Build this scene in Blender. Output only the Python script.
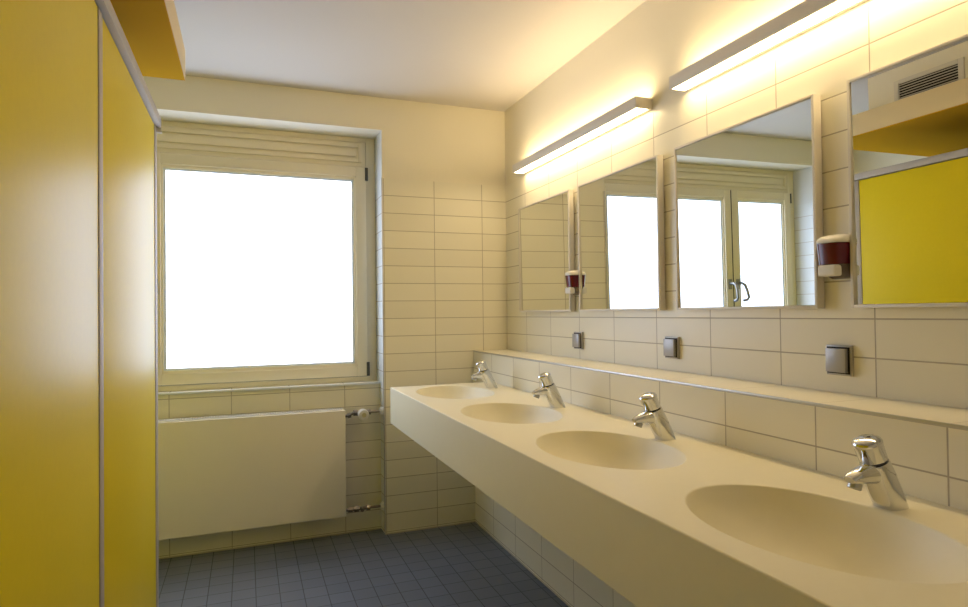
import bpy, bmesh, math, random
from mathutils import Vector, Matrix
PI = math.pi
scene = bpy.context.scene
for o in list(bpy.data.objects):
    bpy.data.objects.remove(o)
C = scene.collection

# ------------------------------------------------------------------ camera
def camera():
    cd = bpy.data.cameras.new('camera'); cam = bpy.data.objects.new('camera', cd); C.objects.link(cam)
    yaw, pitch, roll = 0.36649, 0.01451, -0.01192
    cy, sy, cp, sp = math.cos(yaw), math.sin(yaw), math.cos(pitch), math.sin(pitch)
    fw = Vector((sy*cp, cy*cp, sp)); rt = Vector((cy, -sy, 0)); up = rt.cross(fw)
    r = rt*math.cos(roll) + up*math.sin(roll); u = up*math.cos(roll) - rt*math.sin(roll)
    m = Matrix((( r.x, u.x, -fw.x, -1.50945), (r.y, u.y, -fw.y, -3.53563), (r.z, u.z, -fw.z, 1.26179), (0, 0, 0, 1)))
    cam.matrix_world = m
    cd.sensor_fit = 'HORIZONTAL'; cd.sensor_width = 36; cd.lens = 36*620.474/968
    cd.clip_start = 0.02
    scene.camera = cam
camera()

# ------------------------------------------------------------------ world, light levels, exposure
w = bpy.data.worlds.new('world'); scene.world = w; w.use_nodes = True
w.node_tree.nodes['Background'].inputs[0].default_value = (0.75, 0.87, 1, 1)
w.node_tree.nodes['Background'].inputs[1].default_value = 1.0
WINDOW_COL, WINDOW_STR = (0.77, 0.91, 1.22), 2.6
LAMP_COL, LAMP_STR = (1.0, 0.76, 0.42), 12.5
scene.view_settings.view_transform = 'Standard'
scene.view_settings.look = 'None'
scene.view_settings.gamma = 1
scene.view_settings.use_curve_mapping = False
scene.view_settings.exposure = 0.56

# ------------------------------------------------------------------ measured dimensions
H = 0.10166            # tile course
ZA = 1.23327           # the joint under the mirrors
ZT = ZA + 8*H          # top of the tiling
ZC = 2.509             # ceiling
LED = 1.032            # ledge height
BX = -0.224            # front of the boxed-out lower wall
NX0, NX1, NZ1 = -2.655, -0.772, 2.321   # window recess
NY = 0.105             # recess wall below the sill
WY = 0.190             # window plane
YR, XL = -4.0, -3.05  # rear wall, left wall

# ------------------------------------------------------------------ materials
def nodes(name):
    m = bpy.data.materials.new(name); m.use_nodes = True
    return m, m.node_tree.nodes, m.node_tree.links, m.node_tree.nodes['Principled BSDF']
def mat(name, col, rough=0.5, metal=0.0, bump=0.0, bscale=200, var=0.0, spec=0.5, **kw):
    m, N, L, b = nodes(name)
    b.inputs['Base Color'].default_value = (*col, 1); b.inputs['Roughness'].default_value = rough
    b.inputs['Metallic'].default_value = metal; b.inputs['Specular IOR Level'].default_value = spec
    for k, v in kw.items(): b.inputs[k.replace('_', ' ')].default_value = v
    if bump or var:
        tc = N.new('ShaderNodeTexCoord'); n = N.new('ShaderNodeTexNoise'); n.inputs['Scale'].default_value = bscale
        n.inputs['Detail'].default_value = 4
        L.new(tc.outputs['Object'], n.inputs['Vector'])
        if bump:
            bp = N.new('ShaderNodeBump'); bp.inputs['Strength'].default_value = bump; bp.inputs['Distance'].default_value = 0.002
            L.new(n.outputs['Fac'], bp.inputs['Height']); L.new(bp.outputs[0], b.inputs['Normal'])
        if var:
            mr = N.new('ShaderNodeMapRange'); mr.inputs['To Min'].default_value = 1-var; mr.inputs['To Max'].default_value = 1+var
            L.new(n.outputs['Fac'], mr.inputs['Value'])
            hs = N.new('ShaderNodeHueSaturation'); hs.inputs['Color'].default_value = (*col, 1)
            L.new(mr.outputs[0], hs.inputs['Value']); L.new(hs.outputs[0], b.inputs['Base Color'])
    return m
def mth(N, L, op, a, b=None, clamp=False):
    n = N.new('ShaderNodeMath'); n.operation = op; n.use_clamp = clamp
    for i, v in enumerate((a, b)):
        if v is None: continue
        if isinstance(v, (int, float)): n.inputs[i].default_value = v
        else: L.new(v, n.inputs[i])
    return n.outputs[0]
def tile_mat(name, col, ax0, u0, uw, ax1, v0, vw, vtop=None, plain=None, grout=(0.47, 0.41, 0.31),
             jw=0.0034, rough=0.32, var=0.025, stagger=0.0, plain_rough=0.75, bump=0.25):
    """Tiles of uw x vw laid from (u0, v0) on two world axes, plain paint above vtop."""
    m, N, L, b = nodes(name)
    g = N.new('ShaderNodeNewGeometry'); sp = N.new('ShaderNodeSeparateXYZ'); L.new(g.outputs['Position'], sp.inputs[0])
    def joint(ax, o, wd, jj):
        x = mth(N, L, 'DIVIDE', mth(N, L, 'SUBTRACT', sp.outputs[ax], o), wd)
        fl = mth(N, L, 'FLOOR', x); fr = mth(N, L, 'SUBTRACT', x, fl)
        d = mth(N, L, 'MULTIPLY', mth(N, L, 'MINIMUM', fr, mth(N, L, 'SUBTRACT', 1.0, fr)), wd)
        mr = N.new('ShaderNodeMapRange'); mr.interpolation_type = 'SMOOTHSTEP'
        mr.inputs['From Min'].default_value = jj*0.30; mr.inputs['From Max'].default_value = jj*0.75
        mr.inputs['To Min'].default_value = 1; mr.inputs['To Max'].default_value = 0
        L.new(d, mr.inputs['Value']); return mr.outputs[0], fl
    j0, f0 = joint(ax0, u0, uw, jw) if ax0 is not None else (None, None)
    j1, f1 = joint(ax1, v0, vw, jw)
    j = mth(N, L, 'MAXIMUM', j0, j1) if j0 is not None else j1
    seed = mth(N, L, 'ADD', mth(N, L, 'MULTIPLY', f1, 17.31), f0 if f0 is not None else 0.0)
    wn = N.new('ShaderNodeTexWhiteNoise'); wn.noise_dimensions = '1D'; L.new(seed, wn.inputs['W'])
    mr = N.new('ShaderNodeMapRange'); mr.inputs['To Min'].default_value = 1-var; mr.inputs['To Max'].default_value = 1+var
    L.new(wn.outputs['Value'], mr.inputs['Value'])
    hs = N.new('ShaderNodeHueSaturation'); hs.inputs['Color'].default_value = (*col, 1); L.new(mr.outputs[0], hs.inputs['Value'])
    mx = N.new('ShaderNodeMix'); mx.data_type = 'RGBA'; L.new(hs.outputs[0], mx.inputs['A']); mx.inputs['B'].default_value = (*grout, 1)
    inside = None
    if vtop is not None:
        inside = mth(N, L, 'LESS_THAN', sp.outputs[ax1], vtop-0.0035)
        j = mth(N, L, 'MULTIPLY', j, inside)
    L.new(j, mx.inputs['Factor']); out = mx.outputs['Result']
    rg = mth(N, L, 'ADD', mth(N, L, 'MULTIPLY', j, 0.4), rough)
    if inside is not None:
        m2 = N.new('ShaderNodeMix'); m2.data_type = 'RGBA'; L.new(inside, m2.inputs['Factor'])
        m2.inputs['A'].default_value = (*(plain or col), 1); L.new(out, m2.inputs['B']); out = m2.outputs['Result']
        rg = mth(N, L, 'MAXIMUM', rg, mth(N, L, 'MULTIPLY', mth(N, L, 'SUBTRACT', 1.0, inside), plain_rough))
    L.new(out, b.inputs['Base Color']); L.new(rg, b.inputs['Roughness'])
    bp = N.new('ShaderNodeBump'); bp.inputs['Strength'].default_value = bump; bp.inputs['Distance'].default_value = 0.0015; bp.invert = True
    L.new(j, bp.inputs['Height']); L.new(bp.outputs[0], b.inputs['Normal'])
    return m
def emit(name, col, s):
    m, N, L, b = nodes(name)
    b.inputs['Base Color'].default_value = (0.6, 0.6, 0.6, 1); b.inputs['Roughness'].default_value = 0.35
    b.inputs['Emission Color'].default_value = (*col, 1); b.inputs['Emission Strength'].default_value = s
    return m

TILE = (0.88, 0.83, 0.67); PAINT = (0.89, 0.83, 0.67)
W3 = 0.303
m_tile_window = tile_mat('tiles_window_wall', TILE, 0, -0.159, W3, 2, ZA, H, ZT, PAINT)
m_tile_right = tile_mat('tiles_right_wall', TILE, 1, -0.285, W3, 2, ZA, H, ZT, PAINT)
m_tile_box = tile_mat('tiles_boxed_wall', TILE, 1, -0.598, W3, 2, ZA, H)
m_tile_ledge = tile_mat('tiles_ledge', TILE, 1, -0.598, W3, 0, BX-0.2, 1.0, jw=0.002, grout=(0.6, 0.55, 0.45))
m_tile_niche = tile_mat('tiles_niche', TILE, 0, -0.98, W3, 2, ZA, H)
m_tile_reveal = tile_mat('tiles_reveal_daylit', (0.74, 0.76, 0.74), None, 0, 1, 2, ZA, H, ZT, (0.74, 0.75, 0.72))  # same tile made bluer, daylight on the reveals put into the colour
m_tile_left = tile_mat('tiles_left_wall', TILE, 1, -0.2, W3, 2, ZA, H, ZT, PAINT)
m_floor = tile_mat('floor_tiles', (0.145, 0.165, 0.215), 0, -1.576, 0.1015, 1, -0.351, 0.1015, grout=(0.080, 0.085, 0.10),
                   jw=0.0035, rough=0.36, var=0.06)
m_paint = mat('cream_wall_paint', PAINT, 0.8, bump=0.15, bscale=300)
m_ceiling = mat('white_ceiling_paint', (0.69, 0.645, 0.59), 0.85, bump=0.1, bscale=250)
m_frame = mat('cream_window_lacquer', (0.88, 0.80, 0.60), 0.4)
m_frame_line = mat('window_groove_shade', (0.30, 0.26, 0.18), 0.6)
m_pane = emit('frosted_window_glass', WINDOW_COL, WINDOW_STR)
m_gasket = mat('daylit_gasket', (0.80, 0.85, 0.90), 0.5)  # bluish white puts the daylight on the bead reveal into the colour
m_steel = mat('brushed_metal', (0.55, 0.54, 0.52), 0.35, 1.0)
m_handle = mat('satin_grey_handle', (0.34, 0.34, 0.34), 0.3, 1.0)
m_dark = mat('dark_hinge_metal', (0.10, 0.095, 0.085), 0.45, 0.6)
m_alu = mat('anodised_aluminium', (0.50, 0.46, 0.42), 0.6, 0.2)
m_alu_dark = mat('aluminium_shadow_groove', (0.05, 0.045, 0.04), 0.7)
m_chrome = mat('polished_chrome', (0.74, 0.75, 0.76), 0.09, 1.0)
m_chrome_dark = mat('dark_rubber_ring', (0.03, 0.03, 0.03), 0.4)
m_yellow = mat('yellow_laminate', (0.82, 0.66, 0.015), 0.42, spec=0.13, bump=0.03, bscale=60, var=0.03)
m_duct = mat('cream_duct_paint', (0.78, 0.62, 0.34), 0.6)
m_duct_under = mat('duct_underside_bounce_tint', (0.72, 0.39, 0.018), 0.9, spec=0.02)  # cream underside; yellow bounce from the partition put into the colour
m_counter = mat('cream_solid_surface', (0.88, 0.82, 0.62), 0.45, var=0.015, bscale=30)
m_lamp_body = mat('lamp_grey_lacquer', (0.80, 0.76, 0.70), 0.45, 0.1)
m_lamp = emit('lamp_diffuser', LAMP_COL, LAMP_STR)
m_mirror = mat('mirror_silver', (0.85, 0.88, 0.87), 0.0, 1.0)
m_mframe = mat('mirror_frame_metal', (0.74, 0.69, 0.59), 0.45, 0.1)
m_switch = mat('switch_grey_plastic', (0.40, 0.38, 0.36), 0.35, 0.35)
m_switch_fr = mat('switch_frame_plastic', (0.46, 0.43, 0.38), 0.4, 0.3)
m_white = mat('white_plastic', (0.80, 0.77, 0.70), 0.35)
m_soap = mat('dark_red_translucent_plastic', (0.11, 0.006, 0.016), 0.18, Transmission_Weight=0.0)
m_smoke = mat('smoky_clear_plastic', (0.13, 0.10, 0.08), 0.2)
m_rad = mat('radiator_enamel', (0.92, 0.86, 0.75), 0.35)
m_radgrille = mat('radiator_grille_enamel', (0.84, 0.82, 0.76), 0.4)
m_brass = mat('nickel_pipe', (0.30, 0.26, 0.21), 0.3, 0.9)
m_black = mat('black_void', (0.012, 0.011, 0.010), 0.8)
m_silicone = mat('sanitary_silicone', (0.55, 0.50, 0.42), 0.5)

# ------------------------------------------------------------------ mesh helpers
class MB:
    def __init__(s): s.bm = bmesh.new()
    def box(s, x0, x1, y0, y1, z0, z1):
        x0, x1 = sorted((x0, x1)); y0, y1 = sorted((y0, y1)); z0, z1 = sorted((z0, z1))
        v = [s.bm.verts.new(p) for p in ((x0,y0,z0),(x1,y0,z0),(x1,y1,z0),(x0,y1,z0),(x0,y0,z1),(x1,y0,z1),(x1,y1,z1),(x0,y1,z1))]
        for f in ((3,2,1,0),(4,5,6,7),(0,1,5,4),(1,2,6,5),(2,3,7,6),(3,0,4,7)):
            s.bm.faces.new([v[i] for i in f])
        return s
    def ring_frame(s, a0, a1, b0, b1, wa, wb, c0, c1, ax='xz'):
        """rectangular frame in the xz (or yz) plane, members wa wide at the sides, wb at top and bottom"""
        def bx(p, q, r, t):
            if ax == 'xz': s.box(p, q, c0, c1, r, t)
            else: s.box(c0, c1, p, q, r, t)
        bx(a0, a0+wa, b0, b1); bx(a1-wa, a1, b0, b1)
        bx(a0+wa, a1-wa, b0, b0+wb); bx(a0+wa, a1-wa, b1-wb, b1)
        return s
    def rings(s, rs, cap0=True, cap1=True, closed=True):
        R = [[s.bm.verts.new(p) for p in r] for r in rs]
        n = len(R[0])
        for a, b in zip(R, R[1:]):
            for i in range(n if closed else n-1):
                j = (i+1) % n
                s.bm.faces.new((a[i], a[j], b[j], b[i]))
        if cap0: s.bm.faces.new(list(reversed(R[0])))
        if cap1: s.bm.faces.new(R[-1])
        return s
    def cyl(s, p0, p1, r0, r1=None, n=24, prof=None):
        p0, p1 = Vector(p0), Vector(p1); r1 = r0 if r1 is None else r1
        d = (p1-p0).normalized(); a = d.orthogonal().normalized(); b = d.cross(a)
        prof = prof or [(0, r0), (1, r1)]
        s.rings([[p0.lerp(p1, t) + (a*math.cos(k*2*PI/n) + b*math.sin(k*2*PI/n))*r for k in range(n)] for t, r in prof])
        return s
    def tube(s, pts, r, n=12):
        pts = [Vector(p) for p in pts]; rs = []
        a = None
        for i, p in enumerate(pts):
            d = (pts[min(i+1, len(pts)-1)] - pts[max(i-1, 0)]).normalized()
            a = d.orthogonal().normalized() if a is None else (a - d*a.dot(d)).normalized()
            b = d.cross(a)
            rs.append([p + (a*math.cos(k*2*PI/n) + b*math.sin(k*2*PI/n))*r for k in range(n)])
        return s.rings(rs)
    def build(s, name, material, parent=None, bevel=0.0, seg=2, smooth=False, angle=35, loc=None):
        bm = s.bm
        bmesh.ops.recalc_face_normals(bm, faces=bm.faces)
        if bevel:
            ed = [e for e in bm.edges if len(e.link_faces) == 2 and e.calc_face_angle(0) > math.radians(40)]
            bmesh.ops.bevel(bm, geom=ed, offset=bevel, segments=seg, profile=0.6, affect='EDGES', clamp_overlap=True)
        me = bpy.data.meshes.new(name); bm.to_mesh(me); bm.free()
        me.materials.append(material)
        if smooth or bevel:
            for p in me.polygons: p.use_smooth = True
            me.set_sharp_from_angle(angle=math.radians(angle))
        o = bpy.data.objects.new(name, me); C.objects.link(o)
        if parent: o.parent = parent
        if loc: o.location = loc
        return o
def tag(o, label=None, cat=None, group=None, kind=None):
    if label: o['label'] = label
    if cat: o['category'] = cat
    if group: o['group'] = group
    if kind: o['kind'] = kind
    return o
def struct(o, label=None, cat=None): return tag(o, label, cat, kind='structure')
def empty(name, loc=(0, 0, 0)):
    o = bpy.data.objects.new(name, None); o.empty_display_size = 0.05; C.objects.link(o); o.location = loc; return o
def children(o): return list(o.children)
def copy_tree(o, parent=None):
    c = o.copy(); C.objects.link(c)
    if parent: c.parent = parent
    for ch in children(o): copy_tree(ch, c)
    return c

# ------------------------------------------------------------------ the room shell
b = MB(); b.box(XL-0.1, 0.15, YR-0.1, NY, -0.1, 0); struct(b.build('floor', m_floor), 'dark grey floor of small square tiles', 'floor')
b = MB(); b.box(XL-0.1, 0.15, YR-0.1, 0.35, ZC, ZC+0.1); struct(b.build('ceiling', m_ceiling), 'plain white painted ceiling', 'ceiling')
b = MB(); b.box(0, 0.12, YR, 0.30, 0, ZC); struct(b.build('wall_right', m_tile_right), 'cream tiled wall behind the mirrors, painted above', 'wall')
b = MB(); b.box(BX, -0.0005, YR, -0.0005, 0.0, LED-0.006); struct(b.build('wall_lower_right', m_tile_box), 'boxed-out cream tiled lower wall behind the washbasins', 'wall')
b = MB(); b.box(BX+0.006, -0.0005, YR, -0.0005, LED-0.006, LED); struct(b.build('trim_1', m_tile_ledge, bevel=0), 'tiled ledge on top of the boxed-out wall', 'ledge')
b = MB(); b.box(BX-0.0015, BX+0.006, YR, -0.0005, LED-0.007, LED+0.0012)
struct(b.build('trim_2', m_steel, bevel=0.0008), 'thin metal edge strip along the tiled ledge', 'edge trim')
# window wall in four pieces round the recess, one mesh
b = MB()
b.box(NX1, 0.0, 0.0, 0.30, 0.0, ZC)
b.box(XL, NX0, 0.0, 0.30, 0.0, ZC)
b.box(NX0, NX1, 0.0, 0.30, NZ1, ZC)
struct(b.build('wall_window', m_tile_window), 'cream end wall with the window recess, tiled up to head height', 'wall')
b = MB(); b.box(NX0, NX1, NY, 0.30, 0.0, 0.853)
struct(b.build('wall_recess', m_tile_niche), 'tiled wall below the window sill behind the radiator', 'wall')
# reveals get their own thin lining so the courses run round the corner
b = MB(); b.box(NX1-0.0015, NX1-0.0002, 0.0005, 0.26, 0.0, NZ1-0.0005)
b.box(NX0+0.0002, NX0+0.0015, 0.0005, 0.26, 0.0, NZ1-0.0005)
struct(b.build('wall_reveal', m_tile_reveal), 'tiled side faces of the window recess', 'wall')
b = MB(); b.box(NX0+0.002, NX1-0.002, NY-0.001, 0.23, 0.853, 0.858)
struct(b.build('trim_3', m_tile_niche), 'narrow tiled window sill', 'window sill')
b = MB(); b.box(NX0+0.002, NX1-0.002, NY-0.010, NY+0.004, 0.850, 0.861)
struct(b.build('trim_4', mat('white_sill_strip', (0.86, 0.88, 0.90), 0.3), bevel=0.001), 'white edge strip of the window sill', 'edge trim')
b = MB(); b.box(NX1-0.004, NX1+0.0015, -0.0022, 0.004, 0.0, ZT)
struct(b.build('trim_5', m_steel, bevel=0.0008), 'vertical metal edge strip at the corner of the window recess', 'edge trim')
b = MB(); b.box(XL-0.12, XL, YR, 0.30, 0, ZC); struct(b.build('wall_left', m_tile_left), 'cream tiled wall behind the cubicles', 'wall')
b = MB(); b.box(XL, 0, YR-0.12, YR, 0, ZC); struct(b.build('wall_rear', m_tile_window), 'cream tiled wall behind the viewer', 'wall')
# skirting silicone line
b = MB(); b.box(BX-0.004, BX, YR, -0.004, 0, 0.006); b.box(NX1, BX, -0.004, 0.0, 0, 0.006); b.box(NX0+.003, NX1-.003, NY-0.004, NY, 0, 0.006)
struct(b.build('baseboard_window', m_silicone), 'pale sealant line where the tiled walls meet the floor', 'sealant')

# ------------------------------------------------------------------ window
win = struct(empty('window_1', ((NX0+NX1)/2, WY, 0.858)), 'wide cream window with two frosted sashes', 'window')
wx, wy, wz = win.location
def wb(mb, name, m, parent=win, **k):
    o = mb.build(name, m, parent, **k)
    o.data.transform(Matrix.Translation(-Vector(win.location))); return o
ZS0, ZS1 = 0.893, 2.139     # sashes
b = MB()
b.ring_frame(NX0+0.003, NX1-0.003, 0.859, NZ1-0.001, 0.055, 0.028, WY+0.006, WY+0.09)
b.box(NX0+0.06, NX1-0.06, WY+0.006, WY+0.09, ZS1+0.006, NZ1-0.03)
wb(b, 'window_frame', m_frame, bevel=0.002)
# raised rectangular mouldings of the panel above the sashes
b = MB()
b.ring_frame(NX0+0.083, NX1-0.083, 2.170, 2.278, 0.022, 0.020, WY-0.006, WY+0.010)
b.box(NX0+0.120, NX1-0.120, WY-0.004, WY+0.010, 2.204, 2.244)
p = wb(b, 'shutter_box_panel', m_frame, bevel=0.0025)
def sash(x0, x1, hx, n):
    b = MB()
    b.ring_frame(x0, x1, ZS0, ZS1, 0.060, 0.058, WY-0.016, WY+0.003)
    s = wb(b, 'sash', m_frame, bevel=0.003)
    b = MB(); b.ring_frame(x0+0.060, x1-0.060, ZS0+0.058, ZS1-0.058, 0.012, 0.018, WY-0.006, WY+0.0175)
    wb(b, 'glazing_bead', m_frame, s, bevel=0.0015)
    b = MB(); b.ring_frame(x0+0.072, x1-0.072, ZS0+0.076, ZS1-0.076, 0.012, 0.011, WY+0.002, WY+0.02)
    wb(b, 'glass_seal', m_gasket, s)
    b = MB(); b.box(x0+0.078, x1-0.078, WY+0.008, WY+0.016, ZS0+0.082, ZS1-0.082)
    wb(b, 'pane', m_pane, s)
    # handle: rosette, neck and hanging lever
    b = MB(); b.box(hx-0.015, hx+0.015, WY-0.024, WY-0.0165, 1.385, 1.461)
    b.cyl((hx, WY-0.024, 1.430), (hx, WY-0.055, 1.430), 0.011)
    b.tube([(hx, WY-0.050, 1.430), (hx, WY-0.064, 1.427), (hx-0.008*n, WY-0.074, 1.415), (hx-0.014*n, WY-0.082, 1.375),
            (hx-0.022*n, WY-0.082, 1.320), (hx-0.018*n, WY-0.072, 1.303), (hx-0.006*n, WY-0.054, 1.297)], 0.011)
    wb(b, 'window_handle', m_handle, s, bevel=0, smooth=True)
    return s
XM = -1.998
b = MB(); b.box(XM-0.0040, XM+0.0040, WY-0.0145, WY+0.003, ZS0+0.002, ZS1-0.002)
wb(b, 'meeting_gap_shade', m_black)  # black strip standing for the shade in the gap between the sashes
b = MB(); b.ring_frame(NX0+0.0585, NX1-0.0585, 0.888, ZS1+0.0055, 0.012, 0.012, WY+0.010, WY+0.020)
wb(b, 'rebate_shade', m_frame_line)  # dark ring that paints the shade in the gap around the sashes
s1 = sash(XM+0.0045, NX1-0.062, XM+0.036, 0.6)
s2 = sash(NX0+0.062, XM-0.0045, XM-0.038, 2.0)
for z0, z1 in ((2.060, 2.136), (0.893, 0.975)):
    b = MB(); b.cyl((NX1-0.058, WY-0.014, z0), (NX1-0.058, WY-0.014, z1), 0.0095)
    wb(b, 'hinge', m_dark, s1, smooth=True)
    b = MB(); b.cyl((NX0+0.058, WY-0.014, z0), (NX0+0.058, WY-0.014, z1), 0.0075)
    wb(b, 'hinge', m_dark, s2, smooth=True)

# ------------------------------------------------------------------ cubicle partition
PX = -1.815
part = tag(empty('cubicle_partition', (PX, -2.8, 0)), 'tall yellow cubicle partition framed in aluminium on the left', 'partition')
PZ0, PZ1 = 0.05, 1.964
def pb(mb, name, m, parent=part, **k):
    o = mb.build(name, m, parent, **k); o.data.transform(Matrix.Translation(-Vector(part.location))); return o
YE = -0.957
posts = [(YE-0.055, YE), (-1.930, -1.890), (-2.90, -2.86), (-3.80, -3.76)]
for i in range(3):
    y1 = posts[i][0]; y0 = posts[i+1][1]
    b = MB(); b.box(PX-0.030, PX-0.002, y0+0.003, y1-0.003, PZ0+0.03, PZ1-0.004)
    pb(b, 'panel', m_yellow, bevel=0.001)
b = MB(); b.box(PX-0.030, PX-0.002, YR+0.01, posts[3][0]-0.003, PZ0+0.03, PZ1-0.004); pb(b, 'panel', m_yellow, bevel=0.001)
for y0, y1 in posts:
    b = MB(); b.box(PX-0.034, PX, y0, y1, 0.0, PZ1-0.002)
    pb(b, 'post', m_alu, bevel=0.002)
b = MB(); b.box(PX-0.034, PX-0.012, YR+0.01, YE-0.056, PZ0, PZ0+0.028); pb(b, 'bottom_rail', m_alu, bevel=0.001)
b = MB()
b.box(PX-0.045, PX+0.015, YR+0.005, YE+0.004, PZ1, PZ1+0.035)
pb(b, 'top_rail', m_alu, bevel=0.002)
b = MB(); b.box(PX-0.030, PX+0.017, YE+0.0005, YE+0.010, PZ1-0.018, PZ1-0.001); pb(b, 'rail_end_cap', m_white, bevel=0.001)
b = MB(); b.box(XL+0.005, PX-0.036, YE-0.045, YE-0.020, PZ0, PZ1); pb(b, 'side_panel', m_yellow, bevel=0.001)
b = MB(); b.box(XL+0.005, PX-0.042, YE-0.050, YE-0.015, PZ1+0.001, PZ1+0.030); pb(b, 'side_rail', m_alu, bevel=0.001)

# ------------------------------------------------------------------ duct over the cubicles, soffit and vent
duct = tag(empty('ventilation_duct', (-2.3, -2.7, 2.2)), 'low cream duct with yellow bounce light tinted on its underside, hanging over the cubicles', 'duct')
def db(mb, name, m, **k):
    o = mb.build(name, m, duct, **k); o.data.transform(Matrix.Translation(-Vector(duct.location))); return o
DX, DY = -1.727, -0.84
b = MB(); b.box(XL+0.004, DX, YR+0.004, DY, 2.196, 2.312); db(b, 'duct_casing', m_duct, bevel=0.002)
b = MB(); b.box(XL+0.006, DX-0.002, YR+0.006, DY-0.002, 2.191, 2.1955); tag(db(b, 'duct_bounce_sheet', m_duct_under), 'underside sheet tinted with yellow bounce light')
SX, SY = -1.80, -1.10
b = MB(); b.box(XL, SX, YR, SY, 2.3125, ZC); struct(b.build('wall_soffit', m_paint), 'cream boxed soffit above the duct, up to the ceiling', 'soffit')
vent = tag(empty('vent_grille', (SX, -1.42, 2.38)), 'pale metal ventilation grille with dark slots above the duct, seen in the nearest mirror', 'vent')
vy0, vy1, vz0, vz1 = -1.596, -1.251, 2.325, 2.438
def vb(mb, name, m, **k):
    o = mb.build(name, m, vent, **k); o.data.transform(Matrix.Translation(-Vector(vent.location))); return o
b = MB(); b.ring_frame(vy0, vy1, vz0-0.012, vz1, 0.026, 0.022, SX, SX+0.010, 'yz'); vb(b, 'vent_frame', m_mframe, bevel=0.002)
b = MB(); b.box(SX+0.0005, SX+0.002, vy0+0.026, vy1-0.026, vz0+0.01, vz1-0.022); vb(b, 'vent_opening', m_black)
for k in range(6):
    z = vz0+0.014 + k*0.0135
    b = MB(); b.box(SX+0.002, SX+0.009, vy0+0.026, vy1-0.026, z, z+0.0028); vb(b, 'slat', m_mframe)

# ------------------------------------------------------------------ radiator with its valves
RX0, RX1, RZ0, RZ1 = -2.45, -0.992, 0.130, 0.728
rad = tag(empty('radiator', ((RX0+RX1)/2, 0.05, 0.13)), 'flat cream panel radiator under the window', 'radiator')
def rb(mb, name, m, parent=rad, **k):
    o = mb.build(name, m, parent, **k); o.data.transform(Matrix.Translation(-Vector(rad.location))); return o
b = MB(); b.box(RX0, RX1, 0.000, 0.012, RZ0, RZ1-0.006); rb(b, 'front_panel', m_rad, bevel=0.003, seg=3)
b = MB(); b.box(RX0+0.01, RX1-0.008, 0.060, 0.076, RZ0+0.01, RZ1-0.012)
k = RX0+0.03
while k < RX1-0.03:
    b.box(k, k+0.012, 0.0135, 0.059, RZ0+0.02, RZ1-0.02); k += 0.03
rb(b, 'convector_core', m_rad)
b = MB()
b.box(RX0+0.002, RX1-0.002, 0.013, 0.018, RZ1-0.012, RZ1); b.box(RX0+0.002, RX1-0.002, 0.072, 0.078, RZ1-0.012, RZ1)
k = RX0+0.004
while k < RX1-0.004:
    b.box(k, k+0.005, 0.018, 0.072, RZ1-0.006, RZ1); k += 0.0125
rb(b, 'top_grille', m_radgrille)
for kx in (RX0+0.3, RX1-0.33):
    b = MB(); b.box(kx, kx+0.03, 0.079, NY-0.001, 0.2, 0.66); rb(b, 'wall_bracket', m_rad)
# upper thermostatic valve
b = MB()
b.tube([(RX1-0.012, 0.05, 0.683), (-0.972, 0.05, 0.683), (-0.960, 0.05, 0.687), (-0.945, 0.05, 0.695), (-0.91, 0.05, 0.696)], 0.008)
b.cyl((-0.972, 0.05, 0.683), (-0.955, 0.05, 0.686), 0.016, n=6); b.cyl((-0.940, 0.05, 0.696), (-0.915, 0.05, 0.696), 0.018, n=6)
b.cyl((-0.92, 0.05, 0.696), (-0.868, 0.05, 0.696), 0.012)
b.cyl((-0.865, 0.05, 0.696), (-0.842, 0.05, 0.697), 0.017, n=6)
b.cyl((-0.85, 0.05, 0.697), (-0.788, 0.05, 0.698), 0.0075)
rb(b, 'supply_pipe', m_brass, smooth=True)
b = MB(); b.cyl((-0.893, 0.050, 0.696), (-0.893, -0.030, 0.693), 0.03, prof=[(0, 0.014), (0.2, 0.016), (0.3, 0.027), (0.85, 0.030), (0.97, 0.028), (1, 0.022)], n=32)
vh = rb(b, 'thermostat_head', m_white, smooth=True)
b = MB(); b.cyl((-0.893, -0.0301, 0.693), (-0.893, -0.0315, 0.693), 0.013, n=24); rb(b, 'dial_cap', mat('dial_yellow_grey', (0.58, 0.52, 0.30), 0.5), vh)
b = MB(); b.cyl((-0.790, 0.05, 0.698), (NX1-0.0016, 0.05, 0.698), 0.020, prof=[(0, 0.012), (0.3, 0.021), (1, 0.023)]); rb(b, 'pipe_rosette', m_white, smooth=True)
# lower return valve
b = MB()
b.tube([(RX1-0.012, 0.05, 0.150), (-0.968, 0.05, 0.150), (-0.955, 0.05, 0.150)], 0.008)
b.cyl((-0.975, 0.05, 0.150), (-0.950, 0.05, 0.150), 0.016, n=6); b.cyl((-0.940, 0.05, 0.150), (-0.915, 0.05, 0.150), 0.018, n=6)
b.cyl((-0.95, 0.05, 0.150), (-0.86, 0.05, 0.150), 0.010); b.cyl((-0.900, 0.05, 0.150), (-0.900, 0.012, 0.150), 0.010, n=12)
b.cyl((-0.872, 0.05, 0.150), (-0.850, 0.05, 0.150), 0.017, n=6); b.cyl((-0.86, 0.05, 0.150), (-0.788, 0.05, 0.150), 0.0075)
rb(b, 'return_pipe', m_brass, smooth=True)
b = MB(); b.cyl((-0.790, 0.05, 0.150), (NX1-0.0016, 0.05, 0.150), 0.020, prof=[(0, 0.012), (0.3, 0.021), (1, 0.023)]); rb(b, 'pipe_rosette', m_white, smooth=True)

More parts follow.
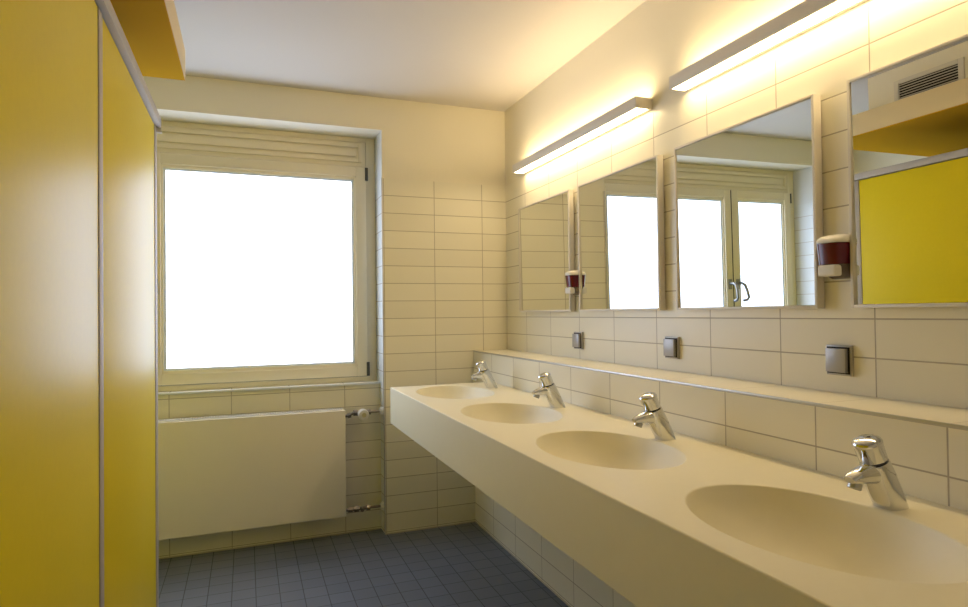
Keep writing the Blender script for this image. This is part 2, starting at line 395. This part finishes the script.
# ------------------------------------------------------------------ counter with four moulded basins
CX0, CX1, CY0, CY1, CZ0, CZ1 = -0.796, BX-0.0005, -3.03, -0.272, 0.681, 0.871
SINKS = [-0.608, -1.300, -1.992, -2.685]
SXC, RA, RB = -0.547, 0.181, 0.262
counter = tag(empty('washbasin_counter', ((CX0+CX1)/2, (CY0+CY1)/2, CZ0)), 'long cream wall-hung counter with four oval basins moulded in', 'washbasin counter')
def cb(mb, name, m, parent=counter, **k):
    o = mb.build(name, m, parent, **k); o.data.transform(Matrix.Translation(-Vector(counter.location))); return o
NA = 128
FIL = 0.005   # soft lip of each basin
def ell(yc, k, z, da=0.0):
    return [(SXC + (RA*k+da)*math.cos(2*PI*i/NA), yc + (RB*k+da)*math.sin(2*PI*i/NA), z) for i in range(NA)]
b = MB(); bm = b.bm
bev = 0.004
rows = [CY0+bev, (SINKS[3]+SINKS[2])/2, (SINKS[2]+SINKS[1])/2, (SINKS[1]+SINKS[0])/2, CY1-bev]
cells = [(rows[0], rows[1], SINKS[3]), (rows[1], rows[2], SINKS[2]), (rows[2], rows[3], SINKS[1]), (rows[3], rows[4], SINKS[0])]
tx0, tx1 = CX0+bev, CX1
for y0, y1, yc in cells:
    inner = [bm.verts.new(p) for p in ell(yc, 1, CZ1, FIL)]
    outer = []
    for i in range(NA):
        c_, s_ = math.cos(2*PI*i/NA), math.sin(2*PI*i/NA)
        dx = RA*c_; dy = RB*s_
        t = min(((tx1-SXC) if dx > 0 else (SXC-tx0))/max(abs(dx), 1e-9), ((y1-yc) if dy > 0 else (yc-y0))/max(abs(dy), 1e-9))
        outer.append(Vector((SXC+dx*t, yc+dy*t, CZ1)))
    # pull the nearest outer point onto each rectangle corner
    for cxn, cyn in ((tx0, y0), (tx0, y1), (tx1, y0), (tx1, y1)):
        k = min(range(NA), key=lambda i: (outer[i]-Vector((cxn, cyn, CZ1))).length)
        outer[k] = Vector((cxn, cyn, CZ1))
    ov = [bm.verts.new(p) for p in outer]
    for i in range(NA):
        j = (i+1) % NA
        bm.faces.new((inner[i], inner[j], ov[j], ov[i]))
# rounded edge, apron, end faces and underside
def strip(p, q):
    bm.faces.new([bm.verts.new(v) for v in (p[0], p[1], q[1], q[0])])
prof = [(bev*(1-math.sin(a)), bev*(1-math.cos(a))) for a in [PI/2*k/4 for k in range(5)]]
for (ia, za), (ib, zb) in zip(prof, prof[1:]):
    strip(((CX0+ia, CY0+ia, CZ1-za), (CX0+ia, CY1-ia, CZ1-za)), ((CX0+ib, CY0+ib, CZ1-zb), (CX0+ib, CY1-ib, CZ1-zb)))
    strip(((CX0+ia, CY1-ia, CZ1-za), (CX1, CY1-ia, CZ1-za)), ((CX0+ib, CY1-ib, CZ1-zb), (CX1, CY1-ib, CZ1-zb)))
    strip(((CX1, CY0+ia, CZ1-za), (CX0+ia, CY0+ia, CZ1-za)), ((CX1, CY0+ib, CZ1-zb), (CX0+ib, CY0+ib, CZ1-zb)))
zb = CZ1-bev
strip(((CX0, CY0, zb), (CX0, CY1, zb)), ((CX0, CY0, CZ0), (CX0, CY1, CZ0)))
strip(((CX0, CY1, zb), (CX1, CY1, zb)), ((CX0, CY1, CZ0), (CX1, CY1, CZ0)))
strip(((CX1, CY0, zb), (CX0, CY0, zb)), ((CX1, CY0, CZ0), (CX0, CY0, CZ0)))
strip(((CX1, CY1, zb), (CX1, CY0, zb)), ((CX1, CY1, CZ0), (CX1, CY0, CZ0)))
strip(((CX0, CY0, CZ0), (CX0, CY1, CZ0)), ((CX1, CY0, CZ0), (CX1, CY1, CZ0)))
bmesh.ops.remove_doubles(bm, verts=bm.verts, dist=0.0002)
cb(b, 'worktop', m_counter, smooth=True, angle=50)
DEP = 0.135
for yc in SINKS:
    b = MB(); rs = []
    for t in range(7):                                   # lip
        a = PI/2*t/6*0.80
        rs.append(ell(yc, 1, CZ1 - FIL*(1-math.cos(a)), FIL - FIL*math.sin(a)))
    z0 = rs[-1][0][2]; d0 = FIL - FIL*math.sin(PI/2*0.80)
    for t in range(1, 25):
        u = t/24; k = 1 - u*0.93
        z = z0 - (DEP)*(1-k**2.6)**0.68
        rs.append(ell(yc, k, z, d0*(1-u)))
    b.rings(rs, cap0=False)
    bs = cb(b, 'basin', m_counter, smooth=True, angle=60)
    b = MB(); b.cyl((SXC, yc, z+0.0005), (SXC, yc, z+0.004), 0.022, prof=[(0, 0.022), (0.6, 0.022), (1, 0.018)]); cb(b, 'drain', m_chrome, bs, smooth=True)

# ------------------------------------------------------------------ taps
def make_tap():
    t = empty('tap')
    ax = Vector((-0.47, 0, 1)).normalized()
    def ring(c, rx, ry, tilt, n=32, pw=2.6):
        # superellipse ring; tilt 0 = horizontal, 1 = square to the leaning axis
        out = []
        e1 = Vector((1, 0, 0)).lerp(Vector((ax.z, 0, -ax.x)), tilt).normalized(); e2 = Vector((0, 1, 0))
        for k in range(n):
            c_, s_ = math.cos(2*PI*k/n), math.sin(2*PI*k/n)
            out.append(Vector(c) + e1*rx*math.copysign(abs(c_)**(2/pw), c_) + e2*ry*math.copysign(abs(s_)**(2/pw), s_))
        return out
    b = MB()
    b.rings([ring((0, 0, 0), 0.0275, 0.0250, 0, pw=3.6), ring((-0.001, 0, 0.004), 0.0272, 0.0248, 0, pw=3.6), ring(ax*0.035, 0.0270, 0.0255, 0.5, pw=3.4),
             ring(ax*0.070, 0.0262, 0.0250, 0.7, pw=3.0), ring(ax*0.098, 0.0265, 0.0255, 0.8, pw=2.2), ring(ax*0.102, 0.0255, 0.0245, 0.8, pw=2.1)])
    b.build('body', m_chrome, t, smooth=True, angle=30)
    b = MB()
    sec = []
    for u, cx, cz, w, h in ((0, -0.034, 0.072, 0.022, 0.026), (0.25, -0.056, 0.071, 0.0205, 0.0215), (0.6, -0.084, 0.068, 0.0170, 0.0150),
                            (0.9, -0.106, 0.064, 0.0140, 0.0095), (1, -0.111, 0.063, 0.0115, 0.006)):
        d = Vector((-0.30, 0, 0.95)).normalized()
        r = []
        for k in range(24):
            c_, s_ = math.cos(2*PI*k/24), math.sin(2*PI*k/24)
            r.append(Vector((cx, 0, cz)) + Vector((0, 1, 0))*w*math.copysign(abs(c_)**0.8, c_) + d*h*math.copysign(abs(s_)**0.8, s_))
        sec.append(r)
    b.rings(sec); sp = b.build('spout', m_chrome, t, smooth=True, angle=45)
    b = MB(); b.cyl((-0.094, 0, 0.058), (-0.099, 0, 0.045), 0.0115, n=24, prof=[(0, 0.011), (0.3, 0.0125), (0.9, 0.0125), (1, 0.0105)])
    b.build('aerator', m_steel, sp, smooth=True)
    b = MB(); b.rings([ring(ax*0.1015, 0.0225, 0.0215, 0.8, pw=2), ring(ax*0.107, 0.0225, 0.0215, 0.8, pw=2)]); b.build('neck_ring', m_chrome_dark, t, smooth=True)
    b = MB(); b.rings([ring(ax*h, r, r*0.97, 0.75, n=40, pw=2) for h, r in ((0.1065, 0.0240), (0.1080, 0.0252), (0.138, 0.0258), (0.141, 0.0272), (0.1455, 0.0274), (0.1495, 0.0252), (0.1530, 0.0200), (0.1552, 0.012), (0.1560, 0.002))])
    b.build('push_cap', m_chrome, t, smooth=True, angle=50)
    return t
tap0 = make_tap()
TAPLAB = ['chrome push tap at the farthest basin, beside the window wall', 'chrome push tap at the second basin from the window wall',
          'chrome push tap at the third basin from the window wall', 'chrome push tap at the nearest basin, largest of the four']
for i, y in enumerate((-0.540, -1.270, -1.965, -2.676)):
    t = tap0 if i == 0 else copy_tree(tap0)
    t.location = (-0.328 if i == 3 else -0.321, y, CZ1)
    tag(t, TAPLAB[i], 'tap', 'push taps on the washbasin counter')

# ------------------------------------------------------------------ mirrors
def make_mirror(y1, y0, label):
    root = empty('wall_mirror', (-0.002, (y0+y1)/2, 1.262)); tag(root, label, 'mirror', 'square framed mirrors above the basins')
    hy = (y1-y0)/2; hz = 0.597
    b = MB(); b.ring_frame(-hy, hy, 0, hz, 0.0085, 0.0085, -0.032, -0.004, 'yz'); b.build('mirror_frame', m_mframe, root, bevel=0.0008)
    b = MB(); b.box(-0.022, 0.0, -hy+0.010, hy-0.010, 0.010, hz-0.010); b.build('backing', m_mframe, root)
    b = MB(); a = 0.008
    z0, z1 = 0.0095, hz-0.0095
    v = [b.bm.verts.new(p) for p in ((-0.0263+a*0.28, -hy+0.0095, z0), (-0.0263+a*0.28, hy-0.0095, z0), (-0.0263-a*0.28, hy-0.0095, z1), (-0.0263-a*0.28, -hy+0.0095, z1))]
    v2 = [b.bm.verts.new(p.co + Vector((0.0015, 0, 0))) for p in v]
    b.bm.faces.new(v); b.bm.faces.new(v2[::-1])
    for i in range(4):
        j = (i+1) % 4; b.bm.faces.new((v[i], v2[i], v2[j], v[j]))
    b.build('mirror_glass', m_mirror, root)
    return root
make_mirror(-0.261, -0.862, 'framed mirror nearest the window wall, reflecting only tiles')
make_mirror(-0.950, -1.563, 'framed mirror reflecting tiles and part of one window pane')
make_mirror(-1.661, -2.264, 'framed mirror reflecting the two window sashes and their handles')
make_mirror(-2.366, -2.972, 'framed mirror nearest the viewer, reflecting the yellow partition')

# ------------------------------------------------------------------ wall lamps
def make_lamp():
    root = empty('wall_lamp'); L_ = 0.600
    b = MB(); b.box(-0.080, -0.072, -L_, L_, 0, 0.045)
    b.build('front_housing', m_lamp_body, root, bevel=0.001)
    for s in (-1, 1):
        b = MB(); b.box(-0.0715, -0.0005, s*(L_-0.004), s*L_, 0, 0.045); b.build('end_cap', m_mframe, root, bevel=0.0008)
    b = MB(); b.box(-0.016, -0.0005, -L_+0.005, L_-0.005, 0.0, 0.045); b.build('back_plate', m_lamp_body, root, bevel=0.001)
    b = MB(); b.box(-0.0715, -0.0165, -L_+0.005, L_-0.005, 0.002, 0.043); b.build('diffuser', m_lamp, root)
    return root
lamp0 = make_lamp(); lamp0.location = (0, -0.892, 2.058)
tag(lamp0, 'slim lit wall lamp bar above the two mirrors nearest the window', 'wall lamp', 'lit lamp bars above the mirrors')
lamp1 = copy_tree(lamp0); lamp1.location = (0, -2.300, 2.058)
tag(lamp1, 'slim lit wall lamp bar above the two mirrors nearest the viewer', 'wall lamp', 'lit lamp bars above the mirrors')

# ------------------------------------------------------------------ switches
def make_switch():
    root = empty('light_switch')
    b = MB(); b.box(-0.010, 0, -0.0380, 0.0380, -0.0410, 0.0410); b.build('switch_frame', m_switch_fr, root, bevel=0.0015)
    b = MB(); b.box(-0.012, -0.0102, -0.0340, 0.0340, -0.0360, 0.0360); b.build('shadow_gap', m_black, root)
    b = MB()
    b.box(-0.023, -0.0122, -0.0300, 0.0300, -0.032, 0.032); b.build('rocker', m_switch, root, bevel=0.0015)
    return root
sw0 = make_switch()
SWL = ['square grey switch plate below the gap by the two farthest mirrors', 'square grey switch plate below the gap between the second and third mirror',
       'square grey switch plate nearest the viewer, by the last mirror']
for i, y in enumerate((-0.890, -1.598, -2.307)):
    s = sw0 if i == 0 else copy_tree(sw0)
    s.location = (-0.0005, y, 1.121); tag(s, SWL[i], 'switch', 'switch plates above the tiled ledge')

# ------------------------------------------------------------------ soap dispensers
def make_soap():
    root = empty('soap_dispenser')
    def sect(z, w, d, n=28, pw=3.4):
        out = []
        for k in range(n):
            a = PI*k/(n-1)
            c_, s_ = math.cos(a), math.sin(a)
            out.append((-0.004 - d*abs(s_)**(2/pw), w*math.copysign(abs(c_)**(2/pw), c_), z))
        return out
    b = MB(); b.box(-0.006, -0.0005, -0.044, 0.044, -0.005, 0.112); b.build('back_plate', m_white, root, bevel=0.002)
    b = MB(); b.rings([sect(0.036, 0.0385, 0.062), sect(0.092, 0.0410, 0.068)]); b.build('soap_tank', m_soap, root, smooth=True, angle=50)
    b = MB(); b.rings([sect(0.0925, 0.0420, 0.069), sect(0.099, 0.0420, 0.069), sect(0.106, 0.0400, 0.065), sect(0.112, 0.035, 0.054), sect(0.115, 0.028, 0.040)])
    b.build('lid', m_white, root, smooth=True, angle=60)
    b = MB(); b.rings([sect(-0.002, 0.022, 0.026), sect(0.006, 0.030, 0.038), sect(0.020, 0.036, 0.050), sect(0.0355, 0.0380, 0.058)]); b.build('pump_housing', m_smoke, root, smooth=True, angle=60)
    b = MB(); b.box(-0.072, -0.045, -0.0300, 0.0230, 0.004, 0.034); b.build('push_button', m_white, root, bevel=0.006, seg=4)
    return root
sp0 = make_soap()
for i, (y, l) in enumerate(((-0.9050, 'small dark red soap dispenser between the two farthest mirrors'), (-2.3225, 'dark red soap dispenser with white lid between the two mirrors nearest the viewer'))):
    s = sp0 if i == 0 else copy_tree(sp0)
    s.location = (-0.0005, y, 1.343); tag(s, l, 'soap dispenser', 'wall soap dispensers between the mirrors')
